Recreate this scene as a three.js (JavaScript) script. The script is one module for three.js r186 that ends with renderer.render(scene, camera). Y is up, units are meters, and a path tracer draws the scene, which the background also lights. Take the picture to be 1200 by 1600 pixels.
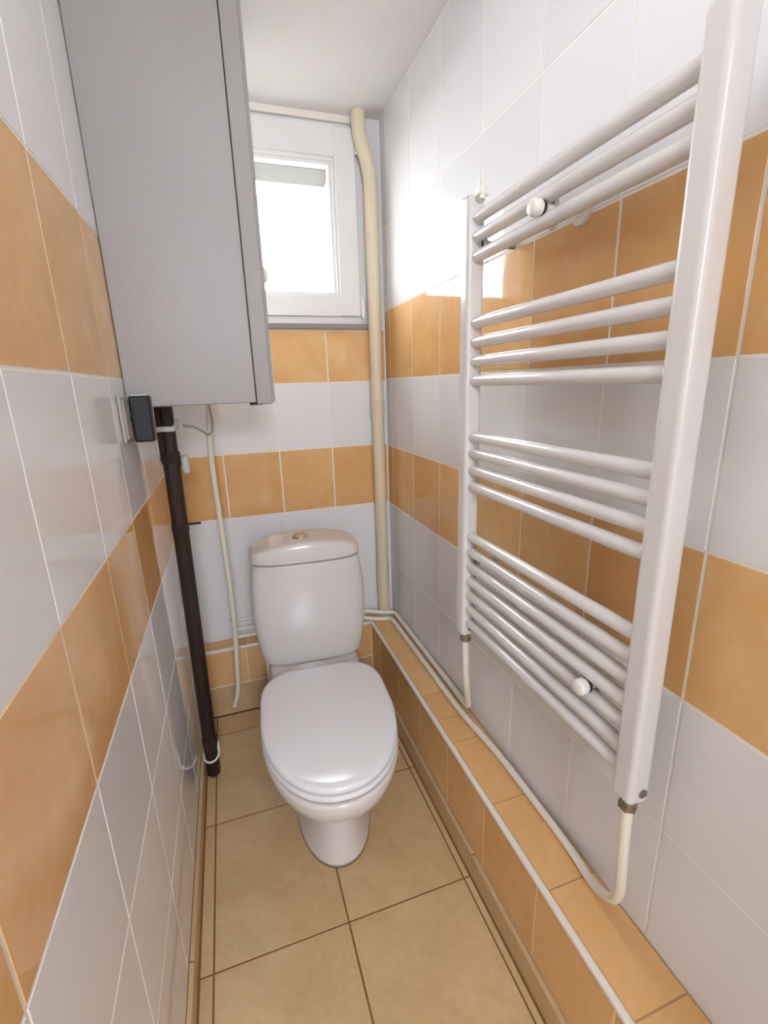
import * as THREE from 'three';
import { RoundedBoxGeometry } from 'three/addons/geometries/RoundedBoxGeometry.js';
import { mergeGeometries } from 'three/addons/utils/BufferGeometryUtils.js';
import { RectAreaLightUniformsLib } from 'three/addons/lights/RectAreaLightUniformsLib.js';
import { ImprovedNoise } from 'three/addons/math/ImprovedNoise.js';
RectAreaLightUniformsLib.init();

// ------------------------------------------------------------------ camera, sky, lights, exposure
const scene = new THREE.Scene();
const renderer = new THREE.WebGLRenderer({ antialias: true });
renderer.toneMapping = THREE.LinearToneMapping;
renderer.toneMappingExposure = 2.05;
renderer.shadowMap.enabled = true;
const camera = new THREE.PerspectiveCamera(95.1, 0.75, 0.01, 50);
camera.position.set(0.2014, 1.2339, 1.7717);
camera.rotation.order = 'YXZ';
camera.rotation.set(-0.2662, -0.3147, -0.0307);
scene.background = new THREE.Color().setRGB(0.9, 0.95, 1.0);   // hazy white sky outside the window
scene.backgroundIntensity = 16;

// ------------------------------------------------------------------ dimensions (metres)
const W = 0.802, H = 2.092, ZF = 2.2;            // room: x 0..W, y 0..H, z 0 (window wall) .. ZF (doorway wall)
const LY = 0.2805, LX = 0.6835, LZ = 0.075;       // tiled ledge: height, inner edge along the right wall, depth along the back wall
const G = 0.0008;                                // joints lie this far behind the tile faces

// ------------------------------------------------------------------ helpers
let seed = 20240611;
const rnd = () => { seed = (seed * 1664525 + 1013904223) >>> 0; return seed / 4294967296; };
const jit = (a) => (rnd() * 2 - 1) * a;
const taken = new Map();
function numbered(n) { const k = taken.get(n) || 0; taken.set(n, k + 1); return k ? n + '_' + String(k).padStart(3, '0') : n; }
function shade(o) { o.castShadow = true; o.receiveShadow = true; return o; }
function part(name, geo, mat, parent, label) {
  const m = shade(new THREE.Mesh(geo, mat)); m.name = name; parent.add(m);
  if (label) m.userData.label = label;
  return m;
}
function thing(name, label, category, pos = [0, 0, 0], group) {
  const o = new THREE.Group(); o.name = numbered(name); o.position.set(...pos); scene.add(o);
  o.userData = { label, category }; if (group) o.userData.group = group;
  return o;
}
function single(name, geo, mat, label, category, group) {
  const m = shade(new THREE.Mesh(geo, mat)); m.name = numbered(name); scene.add(m);
  m.userData = { label, category }; if (group) m.userData.group = group;
  return m;
}
function struct(name, geo, mat, label, category = 'wall') {
  const m = shade(new THREE.Mesh(geo, mat)); m.name = name; scene.add(m);
  m.userData = { kind: 'structure', label, category };
  return m;
}
const box = (x0, x1, y0, y1, z0, z1) => new THREE.BoxGeometry(x1 - x0, y1 - y0, z1 - z0).translate((x0 + x1) / 2, (y0 + y1) / 2, (z0 + z1) / 2);
const rbox = (x0, x1, y0, y1, z0, z1, r, s = 3) => new RoundedBoxGeometry(x1 - x0, y1 - y0, z1 - z0, s, r).translate((x0 + x1) / 2, (y0 + y1) / 2, (z0 + z1) / 2);
const merge = (a) => mergeGeometries(a.map((g) => (g.index ? g.toNonIndexed() : g)));
const V = (x, y, z) => new THREE.Vector3(x, y, z);
function cyl(a, b, r, r2 = r, n = 28) {
  const d = V(...b).sub(V(...a)), g = new THREE.CylinderGeometry(r2, r, d.length(), n, 1);
  g.applyQuaternion(new THREE.Quaternion().setFromUnitVectors(V(0, 1, 0), d.clone().normalize()));
  return g.translate(...V(...a).add(V(...b)).multiplyScalar(0.5).toArray());
}
// pipe through points with rounded bends, closed ends
function pipe(pts, r, bend = 0.04, n = 16) {
  const P = pts.map((p) => V(...p)), path = new THREE.CurvePath();
  let last = P[0];
  for (let i = 1; i < P.length - 1; i++) {
    const a = P[i - 1].clone().sub(P[i]), b = P[i + 1].clone().sub(P[i]);
    const l = Math.min(bend, a.length() * 0.49, b.length() * 0.49);
    const s = P[i].clone().add(a.normalize().multiplyScalar(l)), e = P[i].clone().add(b.normalize().multiplyScalar(l));
    path.add(new THREE.LineCurve3(last, s)); path.add(new THREE.QuadraticBezierCurve3(s, P[i], e)); last = e;
  }
  path.add(new THREE.LineCurve3(last, P[P.length - 1]));
  const len = path.getLength(), t = new THREE.TubeGeometry(path, Math.max(8, Math.round(len / 0.012)), r, n);
  const caps = [[0, -1], [1, 1]].map(([u, s]) => {
    const c = new THREE.CircleGeometry(r, n), tan = path.getTangentAt(u).multiplyScalar(s);
    c.applyQuaternion(new THREE.Quaternion().setFromUnitVectors(V(0, 0, 1), tan)); const p = path.getPointAt(u); return c.translate(p.x, p.y, p.z);
  });
  return merge([t, ...caps]);
}
function cord(pts, r, n = 90) {
  const c = new THREE.CatmullRomCurve3(pts.map((p) => V(...p)));
  return new THREE.TubeGeometry(c, n, r, 10);
}
function lathe(prof, n = 40) { return new THREE.LatheGeometry(prof.map(([r, y]) => new THREE.Vector2(r, y)), n); }

// ------------------------------------------------------------------ textures (grain and mottling only)
const noise = new ImprovedNoise();
function fbm(u, v, f, oct, z) {          // tileable in u, v (0..1): noise on a torus
  let s = 0, a = 0.5, t = 0;
  const cu = Math.cos(u * 6.28318), su = Math.sin(u * 6.28318), cv = Math.cos(v * 6.28318), sv = Math.sin(v * 6.28318);
  for (let i = 0; i < oct; i++) { s += a * (noise.noise(cu * f + z, su * f + cv * f * 0.7, sv * f + z * 1.7) + noise.noise(cv * f - z, sv * f + su * f * 0.7, cu * f + 3.1)) * 0.7; t += a; a *= 0.55; f *= 2.03; }
  return s / t;
}
function tex(n, fn, srgb = true) {
  const d = new Uint8Array(n * n * 4);
  for (let j = 0; j < n; j++) for (let i = 0; i < n; i++) {
    const c = fn(i / n, j / n), k = (j * n + i) * 4;
    for (let q = 0; q < 3; q++) d[k + q] = Math.max(0, Math.min(255, Math.round(c[q])));
    d[k + 3] = 255;
  }
  const t = new THREE.DataTexture(d, n, n); t.wrapS = t.wrapT = THREE.RepeatWrapping; t.magFilter = THREE.LinearFilter; t.minFilter = THREE.LinearMipmapLinearFilter; t.generateMipmaps = true;
  if (srgb) t.colorSpace = THREE.SRGBColorSpace; t.needsUpdate = true; return t;
}
const lerp3 = (a, b, k) => a.map((x, i) => x + (b[i] - x) * k);
const orangeTex = tex(256, (u, v) => {
  const a = fbm(u, v, 1.2, 4, 2.3), b = fbm(u, v, 5, 3, 7.7);
  return lerp3([231, 182, 120], [237, 195, 139], 0.5 + a * 1.3 + b * 0.35);
});
const floorTex = tex(256, (u, v) => {
  const a = fbm(u, v, 1.4, 5, 11.3), b = fbm(u, v, 9, 3, 4.1);
  return lerp3([206, 172, 124], [218, 188, 142], 0.5 + a * 1.3 + b * 0.6);
});
const waveTex = tex(256, (u, v) => { const a = 128 + 118 * fbm(u, v, 1.6, 2, 31.7); return [a, a, a]; }, false);
const rustTex = tex(256, (u, v) => {
  const a = fbm(u, v, 2.2, 5, 17.3), b = fbm(u, v, 8, 3, 3.9);
  return lerp3([30, 18, 15], [52, 31, 24], 0.45 + a * 1.2 + b * 0.7);
});
const paintTex = tex(256, (u, v) => {
  const a = fbm(u, v, 2, 4, 5.3), b = fbm(u, v, 9, 3, 23.9);
  return lerp3([239, 229, 210], [247, 240, 228], 0.5 + a + b * 0.5);
});
const plasterBump = tex(256, (u, v) => { const a = 128 + 90 * fbm(u, v, 4, 4, 9.1); return [a, a, a]; }, false);
const rep = (t, x, y = x, ox = 0, oy = 0) => { const c = t.clone(); c.repeat.set(x, y); c.offset.set(ox, oy); c.needsUpdate = true; return c; };

// ------------------------------------------------------------------ materials
const phys = (o) => new THREE.MeshPhysicalMaterial(o), std = (o) => new THREE.MeshStandardMaterial(o);
const glazeBump = rep(waveTex, 5);
const M = {
  orange: [0, 1, 2].map((k) => phys({ map: rep(orangeTex, 1.7, 1.7, k * 0.37, k * 0.61), color: [0xffffff, 0xfbf6f0, 0xf6efe6][k], roughness: 0.045, ior: 1.4, specularIntensity: 0.75, bumpMap: glazeBump, bumpScale: 0.00012 })),
  white: [0xeeecec, 0xebe9e9, 0xf0eeed].map((c) => phys({ color: c, roughness: 0.035, ior: 1.4, specularIntensity: 0.75, bumpMap: glazeBump, bumpScale: 0.00012 })),
  floor: [0, 1].map((k) => phys({ map: rep(floorTex, 1.3, 1.3, k * 0.43, k * 0.27), roughness: 0.32, bumpMap: rep(waveTex, 7), bumpScale: 0.0003 })),
  skirt: phys({ map: rep(floorTex, 2.1, 2.1, 0.2, 0.6), color: 0xf4f1f3, roughness: 0.3 }),
  grout: std({ color: 0xf6f0e6, roughness: 0.9 }),
  groutLedge: std({ color: 0xf0dfc2, roughness: 0.9 }),
  groutTop: std({ color: 0xbd966a, roughness: 0.9 }),
  groutFloor: std({ color: 0x8a6138, roughness: 0.9 }),
  plaster: std({ color: 0xf1eeec, roughness: 0.85, bumpMap: rep(plasterBump, 3), bumpScale: 0.002 }),
  hallPaint: std({ color: 0xeeeae4, roughness: 0.8 }),
  hallFloor: std({ color: 0xb5aa9a, roughness: 0.5 }),
  cabinet: phys({ color: 0x9a948f, roughness: 0.42, bumpMap: rep(plasterBump, 4), bumpScale: 0.0003 }),
  frame: phys({ color: 0xf0eeea, roughness: 0.35 }),
  sill: std({ color: 0xb8b2aa, roughness: 0.75, bumpMap: rep(plasterBump, 9), bumpScale: 0.003 }),
  facade: std({ color: 0x908d89, roughness: 0.9, bumpMap: rep(plasterBump, 6), bumpScale: 0.004 }),
  yard: std({ color: 0x3c3b38, roughness: 0.95 }),
  glass: phys({ color: 0xffffff, roughness: 0, transmission: 1, thickness: 0, ior: 1.5 }),
  ceramic: phys({ color: 0xded8d3, roughness: 0.08 }),
  seat: phys({ color: 0xeceae9, roughness: 0.16 }),
  enamel: phys({ color: 0xe0dcd8, roughness: 0.16, clearcoat: 0.4, clearcoatRoughness: 0.08 }),
  plastic: phys({ color: 0xefebe0, roughness: 0.35 }),
  ivory: phys({ color: 0xe9e2cc, roughness: 0.4 }),
  pipeWhite: phys({ map: rep(paintTex, 3), color: 0xffffff, roughness: 0.35 }),
  pipeIvory: phys({ map: rep(paintTex, 2, 2, 0.3, 0.2), color: 0xf4ecdb, roughness: 0.4, bumpMap: rep(plasterBump, 5), bumpScale: 0.0012 }),
  trim: phys({ color: 0xefe6d8, roughness: 0.25 }),
  chrome: phys({ color: 0xc9c5be, metalness: 1, roughness: 0.16 }),
  nut: phys({ color: 0x9c968a, metalness: 1, roughness: 0.3 }),
  brown: phys({ map: rep(rustTex, 2), roughness: 0.38, bumpMap: rep(plasterBump, 6), bumpScale: 0.0015 }),
  black: phys({ color: 0x0d0d12, roughness: 0.55 }),
  socketGrey: phys({ color: 0xa19d90, roughness: 0.4 }),
  greyPlastic: phys({ color: 0xc9c6bb, roughness: 0.4 }),
  cable: phys({ color: 0xb5b0a8, roughness: 0.5 }),
  dark: std({ color: 0x3a342e, roughness: 0.7 }),
  rubber: std({ color: 0x26231f, roughness: 0.7 }),
};

// ------------------------------------------------------------------ tiles: one mesh per tile, shared geometries
const tileCache = new Map();
function tileGeo(w, h, b = 0.0006) {          // bevelled plate, front face at z = 0, back at z = -G
  const key = w.toFixed(3) + 'x' + h.toFixed(3) + 'b' + b;
  if (tileCache.has(key)) return tileCache.get(key);
  const a = w / 2, c = h / 2;
  const o = [[-a, -c], [a, -c], [a, c], [-a, c]], i = [[-a + b, -c + b], [a - b, -c + b], [a - b, c - b], [-a + b, c - b]];
  const pos = [], uv = [];
  const tri = (...p) => p.forEach((q) => { pos.push(...q); uv.push(q[0] + 0.5, q[1] + 0.5); });
  const quad = (p, q, r, s) => { tri(p, q, r); tri(p, r, s); };
  quad([...i[0], 0], [...i[1], 0], [...i[2], 0], [...i[3], 0]);
  for (let k = 0; k < 4; k++) { const n = (k + 1) % 4; quad([...o[k], -G], [...o[n], -G], [...i[n], 0], [...i[k], 0]); }
  const g = new THREE.BufferGeometry();
  g.setAttribute('position', new THREE.Float32BufferAttribute(pos, 3)); g.setAttribute('uv', new THREE.Float32BufferAttribute(uv, 2));
  g.computeVertexNormals(); tileCache.set(key, g); return g;
}
// us, vs: sorted joint positions; at(u, v) -> world point on the face; turn: [rx, ry, rz] taking +z to the face normal
function lay(parent, us, vs, at, turn, pick, gap = 0.0045, skip, tilt = 0.0022, bevel) {
  for (let j = 0; j < vs.length - 1; j++) for (let i = 0; i < us.length - 1; i++) {
    const u0 = us[i], u1 = us[i + 1], v0 = vs[j], v1 = vs[j + 1];
    if (skip && skip((u0 + u1) / 2, (v0 + v1) / 2)) continue;
    const w = u1 - u0 - gap, h = v1 - v0 - gap; if (w < 0.004 || h < 0.004) continue;
    const m = part('tile', tileGeo(w, h, bevel), pick(i, j), parent);
    const p = at((u0 + u1) / 2, (v0 + v1) / 2); m.position.set(...p);
    m.rotation.set(turn[0] + jit(tilt), turn[1] + jit(tilt), turn[2]);
  }
}
const one = (a) => a[Math.floor(rnd() * a.length)];
const series = (a, step, lo, hi) => { const s = [lo]; let x = a - Math.ceil((a - lo) / step) * step; for (; x < hi - 0.012; x += step) if (x > lo + 0.012) s.push(x); s.push(hi); return s; };

// ------------------------------------------------------------------ room shell
const ceil = struct('ceiling', box(-0.15, W + 0.15, H, H + 0.12, -0.02, ZF + 0.1), M.plaster, 'white plaster ceiling above the toilet', 'ceiling');
// right wall
const wr = struct('wall_right', box(W + G, W + 0.12, 0, H, -0.02, ZF + 0.1), M.grout, 'right wall of glossy white and orange tiles behind the radiator');
const zR = series(1.3388, 0.2135, 0.002, ZF);
lay(wr, zR, [LY, 0.5203, 0.7651, 1.0005, 1.2531, 1.4941, 1.7591, H - 0.002], (z, y) => [W, y, z], [0, -Math.PI / 2, 0], (i, j) => one(j === 2 || j === 4 ? M.orange : M.white));
// left wall
const wl = struct('wall_left', box(-0.12, -G, 0, H, -0.02, ZF + 0.1), M.grout, 'left wall of glossy white and orange tiles');
const zL = series(0.9755, 0.2307, 0.002, ZF);
lay(wl, zL, [0.062, 0.2983, 0.5344, 0.764, 0.9821, 1.2619, 1.5371, 1.9, H - 0.002], (z, y) => [0, y, z], [0, Math.PI / 2, 0], (i, j) => one(j === 3 || j === 5 ? M.orange : M.white), 0.0044);
// back wall around the window opening
const WX0 = 0.06, WX1 = 0.752, WY0 = 1.447, WY1 = 2.072, WT = 0.2;
const wb = struct('wall_back', merge([box(-0.12, W + 0.12, 0, WY0, -WT, -G), box(-0.12, WX0, WY0, H + 0.1, -WT, -G), box(WX1, W + 0.12, WY0, H + 0.1, -WT, -G), box(WX0, WX1, WY1, H + 0.1, -WT, -G)]), M.grout, 'back wall of white and orange tiles below the window');
const xB = series(0.5774, 0.2, 0.002, W - 0.002);
const backPick = (i, j) => one(j === 2 || j === 4 ? M.orange : M.white);
lay(wb, xB, [LY, 0.53, 0.769, 1.007, 1.246, 1.428], (x, y) => [x, y, 0], [0, 0, 0], backPick);
lay(wb, [0.002, 0.055], [1.432, 1.67, 1.9, H - 0.002], (x, y) => [x, y, 0], [0, 0, 0], () => one(M.white));
lay(wb, [0.757, W - 0.002], [1.432, 1.67, 1.9, H - 0.002], (x, y) => [x, y, 0], [0, 0, 0], () => one(M.white));
// floor
const fl = struct('floor', box(-0.12, W + 0.12, -0.12, -G, -0.02, ZF + 0.1), M.groutFloor, 'floor of large beige ceramic tiles', 'floor');
lay(fl, [0.013, 0.0427, 0.3478, 0.653, 0.6705], [LZ + 0.012, 0.19, 0.5733, 0.9563, 1.339, 1.722, 2.105, ZF + 0.1], (x, z) => [x, 0, z], [-Math.PI / 2, 0, 0], () => one(M.floor), 0.0042, null, 0.001, 0.0003);
struct('ground_outside', box(-60, 60, -4.2, -4, -60, 60), M.yard, 'unseen dark yard added far below the window to cut upward light', 'ground');  // added dark ground, keeps sky from lighting the ceiling from below
// unseen doorway wall, opening narrowed to keep lamp light off the radiator; hall beyond
struct('wall_front', merge([box(-0.12, 0.01, 0, H, ZF, ZF + 0.1), box(0.5, W + 0.12, 0, H, ZF, ZF + 0.1), box(0.01, 0.5, 2.02, H, ZF, ZF + 0.1)]), M.hallPaint, 'white wall around the doorway');
const HX0 = -0.9, HX1 = 1.7, HZ1 = ZF + 1.5, HH = 2.4, H0 = ZF + 0.1;
struct('wall_hall', merge([
  box(HX0 - 0.1, HX0, 0, HH, H0, HZ1), box(HX1, HX1 + 0.1, 0, HH, H0, HZ1), box(HX0 - 0.1, HX1 + 0.1, 0, HH, HZ1, HZ1 + 0.1),
  box(HX0 - 0.1, -0.12, 0, HH, H0 - 0.1, H0), box(W + 0.12, HX1 + 0.1, 0, HH, H0 - 0.1, H0), box(-0.12, W + 0.12, H + 0.12, HH, H0 - 0.1, H0)]), M.hallPaint, 'white hall walls beyond the doorway');
struct('floor_hall', box(HX0 - 0.1, HX1 + 0.1, -0.12, -0.001, H0, HZ1 + 0.1), M.hallFloor, 'plain hall floor beyond the doorway', 'floor');
struct('ceiling_hall', box(HX0 - 0.1, HX1 + 0.1, HH, HH + 0.1, H0 - 0.1, HZ1 + 0.1), M.plaster, 'white hall ceiling beyond the doorway', 'ceiling');
{ // unseen hall globe, added to light the room from behind the viewer
  const t = thing('added_hall_lamp', 'unseen globe lamp added in the hall for fill light', 'lamp', [0.22, 1.72, ZF + 1.0]);
  part('globe', new THREE.SphereGeometry(0.2, 40, 28), std({ color: 0xffffff, emissive: 0xf2f6ff, emissiveIntensity: 5 }), t);
  part('cord', cyl([0, 0.19, 0], [0, HH - 1.72, 0], 0.004), M.plastic, t);
  part('ceiling_rose', cyl([0, HH - 1.72 - 0.02, 0], [0, HH - 1.72, 0], 0.05), M.plastic, t);
  const l = new THREE.PointLight(0xdfeaff, 2.3, 0, 2); l.name = 'fill_light'; l.castShadow = true; l.shadow.radius = 9; t.add(l);
}

{ // unseen ball lamp, added above the viewer to brighten walls and floor
  const t = thing('added_ceiling_lamp', 'unseen small ball lamp added on the ceiling for fill light', 'lamp', [0.31, H, 1.28]);
  part('lamp_base', cyl([0, -0.045, 0], [0, 0, 0], 0.05, 0.055, 40), M.frame, t);
  part('globe', new THREE.SphereGeometry(0.085, 36, 24).translate(0, -0.125, 0), std({ color: 0xffffff, emissive: 0xf4f7ff, emissiveIntensity: 1.6 }), t);
  const l = new THREE.PointLight(0xf0f4ff, 0.04, 0, 2); l.name = 'fill_light'; l.position.set(0, -0.125, 0); l.castShadow = true; l.shadow.radius = 4; t.add(l);
}

// ------------------------------------------------------------------ tiled ledges hiding pipes, with skirting
const ledgeR = struct('ledge_right', box(LX + G, W, 0, LY - 0.006, LZ, ZF), M.groutLedge, 'low orange tiled ledge along the right wall', 'ledge');
part('mortar_bed', box(LX + G, W, LY - 0.006, LY - G, LZ, ZF), M.groutTop, ledgeR);
lay(ledgeR, [LX + 0.009, W - 0.001], [LZ + 0.002, 0.346, 0.595, 0.71, 0.806, 1.013, 1.218, 1.423, 1.63, 1.84, 2.04, ZF - 0.002], (x, z) => [x, LY, z], [-Math.PI / 2, 0, 0], () => one(M.orange), 0.003);
lay(ledgeR, [LZ + 0.002, 0.19, 0.393, 0.593, 0.794, 0.994, 1.195, 1.396, 1.6, 1.8, 2.0, ZF - 0.002], [0.072, LY - 0.009], (z, y) => [LX, y, z], [0, -Math.PI / 2, 0], () => one(M.orange), 0.003);
part('edge_trim', rbox(LX - 0.005, LX + 0.009, LY - 0.0095, LY + 0.0035, LZ - 0.004, ZF - 0.002, 0.0045), M.trim, ledgeR, 'white rounded plastic edge strip');
const ledgeB = struct('ledge_back', box(0, W, 0, LY - 0.006, 0, LZ - G), M.groutLedge, 'shallow orange tiled ledge behind the toilet', 'ledge');
part('mortar_bed', box(0, W, LY - 0.006, LY - G, 0, LZ - G), M.groutTop, ledgeB);
lay(ledgeB, [0.002, 0.177, 0.377, 0.577, LX + 0.006, W - 0.002], [0.002, LZ - 0.009], (x, z) => [x, LY, z], [-Math.PI / 2, 0, 0], () => one(M.orange), 0.003);
lay(ledgeB, [0.002, 0.177, 0.377, 0.577, LX - 0.001], [0.126, LY - 0.009], (x, y) => [x, y, LZ], [0, 0, 0], () => one(M.orange), 0.003);
lay(ledgeB, [0.002, 0.25, 0.55, LX - 0.001], [0.002, 0.123], (x, y) => [x, y, LZ], [0, 0, 0], () => M.skirt, 0.003);
part('edge_trim', rbox(0.001, LX + 0.004, LY - 0.009, LY + 0.003, LZ - 0.0085, LZ + 0.004, 0.0045), M.trim, ledgeB, 'white rounded plastic edge strip');
function skirting(name, at, joints, label) {
  const g = new THREE.Group(); g.name = name; g.userData = { kind: 'structure', label, category: 'baseboard' }; scene.add(g);
  for (let i = 0; i < joints.length - 1; i++) part('tile', at(joints[i] + 0.0015, joints[i + 1] - 0.0015), M.skirt, g);
}
skirting('baseboard_right', (a, b) => rbox(LX - 0.0115, LX - 0.0002, 0.001, 0.07, a, b, 0.002, 1), [LZ + 0.002, 0.5733, 0.9563, 1.339, 1.722, 2.105, ZF], 'beige tile skirting at the foot of the right ledge');
skirting('baseboard_left', (a, b) => rbox(0.0003, 0.011, 0.001, 0.06, a, b, 0.002, 1), [LZ + 0.002, 0.5733, 0.9563, 1.339, 1.722, 2.105, ZF], 'beige tile skirting at the foot of the left wall');

// ------------------------------------------------------------------ window
{
  const w = new THREE.Group(); w.name = 'window_1'; w.userData = { kind: 'structure', label: 'small white window above the toilet', category: 'window' }; scene.add(w);
  const fr = (x0, x1, y0, y1, z0, z1, a, b, c, d, r) => merge([rbox(x0, x0 + a, y0, y1, z0, z1, r), rbox(x1 - b, x1, y0, y1, z0, z1, r), box(x0 + a - 0.002, x1 - b + 0.002, y0 + 0.0004, y0 + c, z0, z1 - 0.0004), box(x0 + a - 0.002, x1 - b + 0.002, y1 - d, y1 - 0.0004, z0, z1 - 0.0004)]);
  part('window_frame', fr(WX0 - 0.004, WX1 - 0.001, WY0 - 0.001, WY1, -0.075, -0.012, 0.055, 0.042, 0.03, 0.02, 0.004), M.frame, w);
  part('sash', fr(0.09, 0.713, 1.475, 2.058, -0.05, 0.006, 0.075, 0.075, 0.064, 0.088, 0.005), M.frame, w);
  // stepped bead round the pane
  part('glazing_bead', fr(0.173, 0.629, 1.547, 1.96, -0.046, -0.011, 0.009, 0.009, 0.009, 0.011, 0.003), M.frame, w);
  part('glazing_bead', fr(0.165, 0.638, 1.539, 1.97, -0.046, -0.002, 0.009, 0.009, 0.009, 0.011, 0.003), M.frame, w);
  part('pane', box(0.175, 0.627, 1.549, 1.958, -0.036, -0.032), M.glass, w, 'clear glass pane');
  const hg = part('hinge', merge([cyl([0.7185, 1.478, 0.011], [0.7185, 1.535, 0.011], 0.0075), cyl([0.7185, 1.466, 0.011], [0.7185, 1.4785, 0.011], 0.0055), box(0.708, 0.724, 1.49, 1.53, -0.012, 0.005)]), M.frame, w, 'white barrel hinge');
  part('hinge', merge([cyl([0.7185, 1.98, 0.011], [0.7185, 2.035, 0.011], 0.0075)]), M.frame, w);
  part('window_sill', rbox(0.055, 0.757, 1.43, 1.449, -0.03, 0.014, 0.004), M.sill, w, 'worn grey cement sill');
  part('outer_reveal', merge([box(WX0, 0.17, WY0, WY1, -WT - 0.02, -0.076), box(0.645, WX1, WY0, WY1, -WT - 0.02, -0.076), box(0.17, 0.645, 1.958, WY1, -WT - 0.02, -0.076), box(0.17, 0.645, WY0, 1.52, -WT - 0.02, -0.076)]), M.facade, w, 'grey rendered outside reveal');
}

// ------------------------------------------------------------------ wall cabinet
{
  const c = thing('wall_cabinet', 'tall grey-white wall cabinet hanging on the left wall beside the window', 'cabinet', [0.0008, 1.197, 0.3]);
  const D = 0.3, HC = H - 1.197 - 0.003;
  part('body', rbox(0, 0.274, 0.004, HC, 0, D, 0.0025), M.cabinet, c);
  const d = part('door', merge([rbox(0.2755, 0.312, 0, HC - 0.002, 0.002, D, 0.003), rbox(0.3095, 0.3185, 0.004, HC - 0.006, 0.006, D - 0.006, 0.003)]), M.cabinet, c);
  part('knob', lathe([[0.0001, 0], [0.012, 0], [0.016, 0.004], [0.016, 0.007], [0.01, 0.011], [0.0001, 0.012]], 24).rotateZ(-Math.PI / 2).translate(0.3185, 0.29, 0.25), M.plastic, d);
  for (const z of [0.05, 0.25]) part('bottom_hinge', box(0.262, 0.29, -0.0025, 0.004, z - 0.02, z + 0.02), M.dark, c);
}

// ------------------------------------------------------------------ toilet
function loft(rings, fn, n = 64, capTop = true, capBottom = true) {       // fn(ring, angle) -> [x, y, z]
  const pos = [], idx = [];
  for (const r of rings) for (let k = 0; k < n; k++) pos.push(...fn(r, (k / n) * Math.PI * 2));
  for (let j = 0; j < rings.length - 1; j++) for (let k = 0; k < n; k++) {
    const a = j * n + k, b = j * n + (k + 1) % n, c = a + n, d = b + n; idx.push(a, c, b, b, c, d);
  }
  const cap = (j, up) => {
    const c = [0, 0, 0]; for (let k = 0; k < n; k++) for (let q = 0; q < 3; q++) c[q] += pos[(j * n + k) * 3 + q] / n;
    pos.push(...c); const m = pos.length / 3 - 1;
    for (let k = 0; k < n; k++) { const a = j * n + k, b = j * n + (k + 1) % n; idx.push(...(up ? [a, m, b] : [a, b, m])); }
  };
  if (capBottom) cap(0, false); if (capTop) cap(rings.length - 1, true);
  const g = new THREE.BufferGeometry();
  g.setAttribute('position', new THREE.Float32BufferAttribute(pos, 3));
  const uv = []; for (let i = 0; i < pos.length / 3; i++) uv.push(pos[i * 3] + pos[i * 3 + 2], pos[i * 3 + 1]);
  g.setAttribute('uv', new THREE.Float32BufferAttribute(uv, 2));
  g.setIndex(idx); g.computeVertexNormals(); return g;
}
const sp = (v, e) => Math.sign(v) * Math.pow(Math.abs(v), e);
const egg = (hw, zc, bf, bb, nf = 2.2, nb = 3, taper = 0) => (a) => {      // a = 0 is +x, a = 90 deg is the front
  const c = Math.cos(a), s = Math.sin(a), n = s >= 0 ? nf : nb;
  const tp = s < 0 ? 1 - taper * Math.pow(-s, 1.6) : 1;
  return [hw * tp * sp(c, 2 / n), zc + (s >= 0 ? bf : bb) * sp(s, 2 / n)];
};
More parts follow.
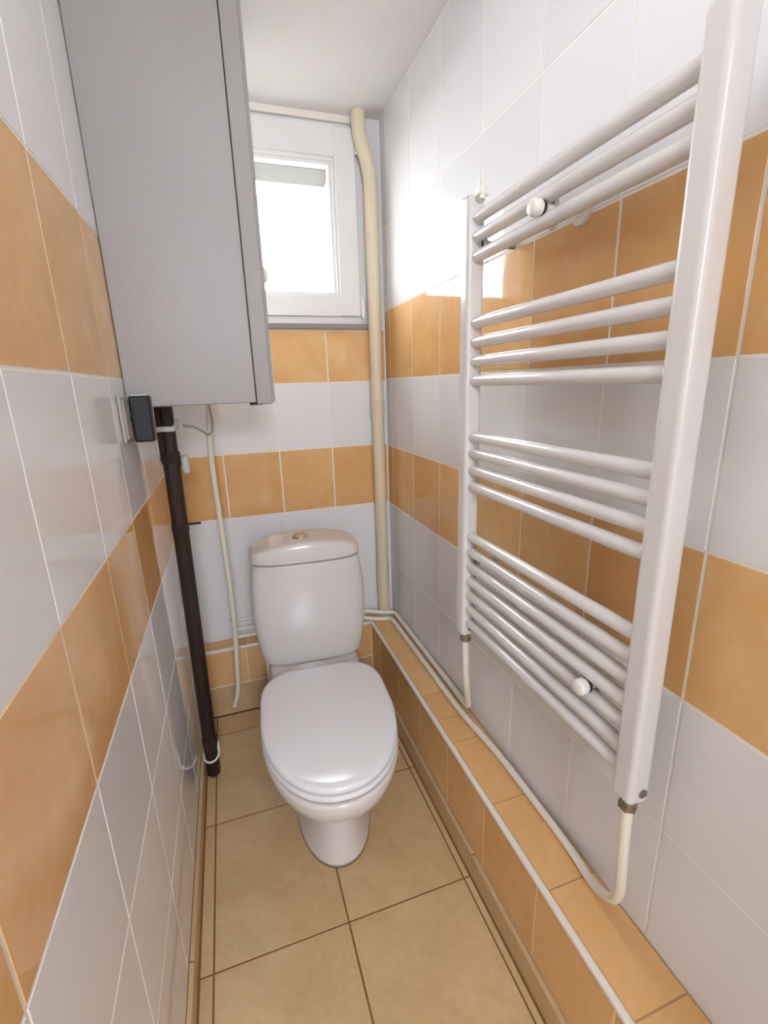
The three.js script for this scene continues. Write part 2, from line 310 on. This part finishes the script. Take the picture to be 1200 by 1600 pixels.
{
  const t = thing('toilet', 'white ceramic close-coupled toilet with lid closed', 'toilet', [0.409, 0, 0.197]);
  t.rotation.y = -0.065;
  // pedestal and bowl in one piece: [y, half width, centre z, front, back, exponents]
  const R = [[0.0, 0.108, 0.42, 0.208, 0.2, 2.1, 2.8], [0.012, 0.106, 0.42, 0.206, 0.2, 2.1, 2.8], [0.05, 0.094, 0.42, 0.196, 0.2, 2.1, 2.8], [0.12, 0.084, 0.42, 0.186, 0.205, 2.1, 2.8],
    [0.17, 0.088, 0.42, 0.192, 0.22, 2.1, 2.8], [0.205, 0.11, 0.43, 0.217, 0.245, 2.1, 2.8], [0.235, 0.138, 0.44, 0.252, 0.26, 2.15, 2.8], [0.265, 0.16, 0.45, 0.28, 0.27, 2.15, 2.8],
    [0.295, 0.175, 0.46, 0.294, 0.28, 2.15, 2.6], [0.32, 0.181, 0.465, 0.298, 0.285, 2.15, 2.5], [0.338, 0.182, 0.467, 0.298, 0.287, 2.15, 2.5], [0.345, 0.18, 0.467, 0.295, 0.285, 2.15, 2.5], [0.348, 0.174, 0.467, 0.29, 0.28, 2.15, 2.5]];
  part('bowl', loft(R, (r, a) => { const [x, z] = egg(r[1], r[2], r[3], r[4], r[5], r[6])(a); return [x, r[0], z]; }, 80), M.ceramic, t);
  // deck that carries the tank
  part('deck', rbox(-0.15, 0.15, 0.25, 0.3365, 0.02, 0.29, 0.02, 5), M.ceramic, t);
  // tank: [y, half width, depth scale]
  const T = [[0.337, 0.153, 0.9], [0.340, 0.161, 0.96], [0.349, 0.167, 0.985], [0.39, 0.175, 0.995], [0.455, 0.184, 1.005], [0.53, 0.1885, 1.01], [0.6, 0.186, 1.005], [0.66, 0.1785, 0.995], [0.688, 0.1735, 0.985], [0.692, 0.169, 0.97]];
  const plan = (hw, d, a, n = 6) => { const c = Math.cos(a), s = Math.sin(a), x = hw * sp(c, 2 / n); let z = 0.083 + 0.078 * d * sp(s, 2 / n); if (s > 0) z += 0.014 * (1 - (x / hw) ** 2) * sp(s, 0.5); return [x, z]; };
  part('tank', loft(T, (r, a) => { const [x, z] = plan(r[1], r[2], a); return [x, r[0], z]; }, 96), M.ceramic, t);
  const L = [[0.965, 0, 0], [0.995, 0.002, 0], [1.01, 0.008, 0.05], [1.012, 0.022, 0.35], [1.0, 0.034, 0.7], [0.97, 0.041, 0.88], [0.91, 0.045, 0.97], [0.8, 0.047, 1], [0.55, 0.048, 1], [0.28, 0.048, 1], [0.06, 0.048, 1]];
  const lid = part('tank_lid', loft(L, (r, a) => { const [x, z] = plan(0.1745 * r[0], r[0], a, 2.2 + 3.3 * Math.min(1, r[0])), q = 1 - (x / 0.178) ** 2; return [x, 0.695 + r[1] * 0.82 + r[2] * 0.026 * q, z]; }, 96), M.ceramic, t);
  const btn = part('flush_button', lathe([[0.0001, 0.012], [0.012, 0.0115], [0.018, 0.009], [0.0195, 0.007], [0.0205, 0.0095], [0.024, 0.0095], [0.0265, 0.006], [0.0265, 0]], 40).rotateX(0.12).translate(-0.012, 0.7555, 0.098), M.chrome, lid, 'round chrome flush button');
  // seat ring and lid
  const ring = (y0, y1, hw, zc, bf, bb, dome, e) => {
    const prof = [[0.985, y0], [0.997, y0 + e * 0.35], [1, y0 + e], [1, y1 - e * 1.6], [0.994, y1 - e * 0.7], [0.975, y1 - e * 0.15], [0.93, y1 + dome * 0.2], [0.8, y1 + dome * 0.55], [0.5, y1 + dome * 0.9], [0.15, y1 + dome]];
    return loft(prof, (r, a) => { const [x, z] = egg(hw, zc, bf, bb, 2.15, 5, 0.15)(a); return [x * r[0], r[1], zc + (z - zc) * r[0]]; }, 96);
  };
  part('seat', ring(0.3515, 0.3655, 0.18, 0.475, 0.283, 0.19, 0, 0.004), M.seat, t);
  part('seat_lid', ring(0.3685, 0.387, 0.179, 0.472, 0.283, 0.2, 0.004, 0.007), M.seat, t);
  for (const s of [-1, 1]) part('seat_hinge', merge([cyl([s * 0.05, 0.366, 0.268], [s * 0.11, 0.366, 0.268], 0.011), cyl([s * 0.08, 0.345, 0.268], [s * 0.08, 0.366, 0.268], 0.014)]), M.seat, t);
  part('waste_outlet', merge([pipe([[0, 0.16, 0.24], [0, 0.16, 0.05], [-0.05, 0.16, -0.08], [-0.05, 0.16, -0.13]], 0.05, 0.06, 24), cyl([0, 0.16, 0.1], [0, 0.16, 0.14], 0.057)]), M.ceramic, t);
  part('inlet_valve', merge([cyl([-0.158, 0.372, 0.045], [-0.158, 0.33, 0.045], 0.013), pipe([[-0.158, 0.335, 0.045], [-0.158, 0.17, 0.045], [-0.125, 0.25, -0.05], [-0.11, 0.25, -0.12]], 0.006, 0.03)]), M.plastic, t);
}

// ------------------------------------------------------------------ towel radiator
const barY = [1.552, 1.517, 1.481, 1.354, 1.315, 1.276, 1.236, 1.113, 1.076, 1.037, 0.999, 0.876, 0.838, 0.8, 0.762, 0.724, 0.686, 0.648];
{
  const t = thing('towel_radiator', 'white ladder towel radiator mounted on the right wall', 'radiator', [0.728, 0, 0]);
  const postShape = new THREE.Shape();
  { const a = 0.015, b = 0.0155, r = 0.006; postShape.moveTo(-b + r, -a); postShape.lineTo(b - r, -a); postShape.quadraticCurveTo(b, -a, b, -a + r); postShape.lineTo(b, a - r); postShape.quadraticCurveTo(b, a, b - r, a); postShape.lineTo(-b + r, a); postShape.quadraticCurveTo(-b, a, -b, a - r); postShape.lineTo(-b, -a + r); postShape.quadraticCurveTo(-b, -a, -b + r, -a); }
  const post = new THREE.ExtrudeGeometry(postShape, { depth: 0.97, bevelEnabled: true, bevelThickness: 0.006, bevelSize: 0.004, bevelSegments: 3, curveSegments: 8 }).rotateX(-Math.PI / 2);
  const zs = [0.803, 1.333];
  for (const z of zs) { const m = part('post', post, M.enamel, t); m.position.set(0, 0.618, z); }
  const rail = cyl([0, 0, 0.815], [0, 0, 1.321], 0.0118, 0.0118, 32);
  for (const y of barY) part('rail', rail, M.enamel, t).position.set(0, y, 0);
  for (const [y, z] of [[1.499, 1.045], [0.743, 1.235]]) {
    const b = part('wall_bracket', merge([cyl([0.0, y, z], [0.068, y, z], 0.007), cyl([0.066, y, z], [0.0735, y, z], 0.02), rbox(0.012, 0.02, y - 0.03, y + 0.03, z - 0.008, z + 0.008, 0.003)]), M.plastic, t);
    part('bracket_cap', lathe([[0.0001, 0.02], [0.009, 0.0195], [0.0125, 0.0165], [0.0135, 0.012], [0.0135, 0.004], [0.0115, 0.0035], [0.0115, 0]], 28).rotateZ(Math.PI / 2).translate(-0.0105, y, z), M.plastic, b, 'round ivory clamp cap');
    part('bracket_washer', cyl([-0.011, y, z], [-0.0065, y, z], 0.0118), M.rubber, b);
  }
  for (const y of [1.499, 0.819]) part('wall_bracket', merge([cyl([0.0, y, 0.845], [0.073, y, 0.845], 0.006), rbox(0.0, 0.01, y - 0.009, y + 0.009, 0.839, 0.851, 0.003)]), M.socketGrey, t, 'grey bracket pin behind the rails');
  part('bleed_valve', merge([cyl([0.0, 1.586, 0.812], [0.0, 1.586, 0.835], 0.007), cyl([-0.012, 1.592, 0.838], [0.012, 1.592, 0.838], 0.0065), cyl([0, 1.58, 0.838], [0, 1.612, 0.838], 0.0062), new THREE.SphereGeometry(0.008, 16, 12).translate(0, 1.612, 0.838)]), M.plastic, t, 'ivory bleed key at the top');
  for (const z of zs) {
    part('union_nut', merge([cyl([0, 0.596, z], [0, 0.612, z], 0.0125, 0.0125, 24), cyl([0, 0.588, z], [0, 0.598, z], 0.0142, 0.0142, 6)]), M.nut, t, 'chrome union nut');
    part('blanking_plug', cyl([0.004, 0.63, z + 0.0175], [0.004, 0.63, z + 0.0205], 0.0075), M.nut, t);
  }
}

// ------------------------------------------------------------------ pipes
single('heating_pipe', pipe([[0.728, 0.588, 1.333], [0.731, 0.48, 1.334], [0.747, 0.37, 1.326], [0.768, 0.298, 1.262], [0.783, 0.2905, 1.17], [0.783, 0.2905, 0.9], [0.7665, 0.2905, 0.72], [0.7665, 0.2905, 0.09], [0.712, 0.2905, 0.082], [0.65, 0.2905, 0.04], [0.34, 0.2905, 0.016], [0.14, 0.2905, 0.013], [0.14, 0.2905, 0.001]], 0.0088, 0.06), M.pipeWhite, 'white heating pipe from the near radiator post along the ledge', 'pipe', 'radiator pipes on the ledge');
single('heating_pipe', pipe([[0.728, 0.588, 0.803], [0.735, 0.47, 0.795], [0.781, 0.315, 0.735], [0.789, 0.303, 0.66], [0.789, 0.303, 0.068], [0.745, 0.309, 0.0665], [0.69, 0.313, 0.045], [0.62, 0.318, 0.0145], [0.34, 0.322, 0.0125], [0.15, 0.322, 0.0125], [0.15, 0.322, 0.001]], 0.0088, 0.04), M.pipeWhite, 'white heating pipe from the far radiator post to the back corner', 'pipe', 'radiator pipes on the ledge');
single('water_pipe', pipe([[0.62, 0.36, 0.001], [0.62, 0.36, 0.009], [0.135, 0.36, 0.009], [0.135, 0.36, 0.001]], 0.0065, 0.02), M.pipeWhite, 'thin white water pipe clipped to the tiles behind the tank', 'pipe');
{
  const t = thing('riser_pipe', 'ivory painted riser pipe in the corner beside the window', 'pipe', [0.755, 0, 0.032]);
  part('pipe', pipe([[0, LY, 0], [0, 1.93, 0], [-0.035, 2.03, 0], [-0.035, H, 0]], 0.0235, 0.05, 28), M.pipeIvory, t);
  part('collar', merge([cyl([0, 1.135, 0], [0, 1.176, 0], 0.0245), cyl([0, 1.17, 0], [0, 1.179, 0], 0.0285), cyl([0, 1.132, 0], [0, 1.141, 0], 0.0285)]), M.pipeIvory, t);
  part('collar', merge([cyl([0, 0.4, 0], [0, 0.5, 0], 0.0255)]), M.pipeIvory, t);
}
{
  const t = thing('waste_pipe', 'dark brown iron waste pipe standing against the left wall', 'pipe', [0.036, 0, 0.378]);
  t.rotation.z = -0.013;
  part('lower_pipe', merge([cyl([0, 0.014, 0], [0, 1.065, 0.018], 0.021, 0.0215), new THREE.SphereGeometry(0.021, 24, 12).translate(0, 0.021, 0)]), M.brown, t);
  part('upper_pipe', cyl([0.003, 1.06, 0.018], [0.003, 1.194, 0.02], 0.0175), M.brown, t);
  part('side_pipe', cyl([-0.016, 1.06, 0.022], [-0.016, 1.194, 0.025], 0.009), M.brown, t);
  part('collar', merge([cyl([0, 1.045, 0.018], [0, 1.075, 0.018], 0.0245), cyl([0, 1.053, 0.018], [0, 1.06, 0.018], 0.0262)]), M.brown, t);
  part('wall_clamp', merge([cyl([0, 0.852, 0.014], [0, 0.874, 0.014], 0.0232), box(0.016, 0.054, 0.864, 0.869, -0.004, 0.004)]), M.brown, t);  // side bar stands for a thin dark mark along the tile joint
  part('wall_clamp', merge([cyl([0, 0.12, 0.002], [0, 0.15, 0.002], 0.0232)]), M.brown, t);
  part('cable_tie', merge([new THREE.TorusGeometry(0.0245, 0.0035, 10, 40).rotateX(Math.PI / 2 + 0.5).rotateZ(0.35).translate(0, 0.085, 0.002), box(0.02, 0.027, 0.092, 0.13, 0, 0.006)]), M.plastic, t, 'white cable tie around the foot');
  part('strap', merge([new THREE.TorusGeometry(0.0235, 0.0045, 10, 40).rotateX(Math.PI / 2 - 0.08).translate(0.0, 1.138, 0.02), rbox(-0.03, 0.022, 1.131, 1.145, 0.042, 0.049, 0.003), cord([[0.02, 1.145, 0.042], [0.031, 1.16, 0.022], [0.034, 1.135, 0.022], [0.032, 1.115, 0.027]], 0.003, 24)]), M.greyPlastic, t, 'grey strap near the top');
}
{
  const t = thing('pipe_valve', 'small white capsule knob on the side of the brown pipe', 'valve', [0.082, 1.04, 0.4]);
  part('stem', cyl([-0.021, 0, 0], [0, 0, 0], 0.0045), M.dark, t);
  part('knob', new THREE.CapsuleGeometry(0.0105, 0.032, 8, 20).translate(0.003, 0, 0.003), M.greyPlastic, t);
}
// ------------------------------------------------------------------ electrics at the foot of the cabinet
{
  const t = thing('wall_socket', 'pale grey wall socket on the left wall behind the black box', 'socket', [0.0, 1.18, 0.667]);
  part('back_box', rbox(0.0005, 0.008, -0.046, 0.046, -0.036, 0.036, 0.003), M.socketGrey, t);
  part('face_plate', rbox(0.0075, 0.0115, -0.04, 0.04, -0.03, 0.03, 0.0018), M.socketGrey, t);
}
{
  const t = thing('plug_adapter', 'black plastic plug adapter in front of the brown pipe', 'adapter', [0.0125, 1.176, 0.63]);
  part('case', rbox(0.0, 0.039, -0.047, 0.05, -0.022, 0.018, 0.005, 4), M.black, t);
  part('plug_pin', merge([cyl([-0.0008, 0.01, 0.01], [0.003, 0.01, 0.01], 0.012)]), M.black, t);
  part('top_cap', rbox(0.003, 0.036, 0.048, 0.0525, -0.018, 0.014, 0.002), M.greyPlastic, t);
}
single('power_cable', cord([[0.094, 1.143, 0.405], [0.112, 1.137, 0.37], [0.133, 1.12, 0.31], [0.147, 1.104, 0.255], [0.158, 1.112, 0.236], [0.162, 1.14, 0.235], [0.158, 1.196, 0.235]], 0.0032), M.cable, 'thin grey cable looping from the strap to the hanging cord', 'cable');
single('hanging_hose', cord([[0.159, 1.196, 0.22], [0.153, 1.15, 0.22], [0.147, 1.09, 0.22], [0.145, 0.98, 0.22], [0.148, 0.84, 0.22], [0.15, 0.72, 0.22], [0.153, 0.6, 0.22], [0.152, 0.48, 0.22], [0.148, 0.36, 0.22], [0.142, 0.27, 0.22], [0.136, 0.19, 0.22], [0.118, 0.13, 0.22]], 0.0088, 140), M.ivory, 'limp ivory hose hanging from under the cabinet', 'hose');

renderer.render(scene, camera);
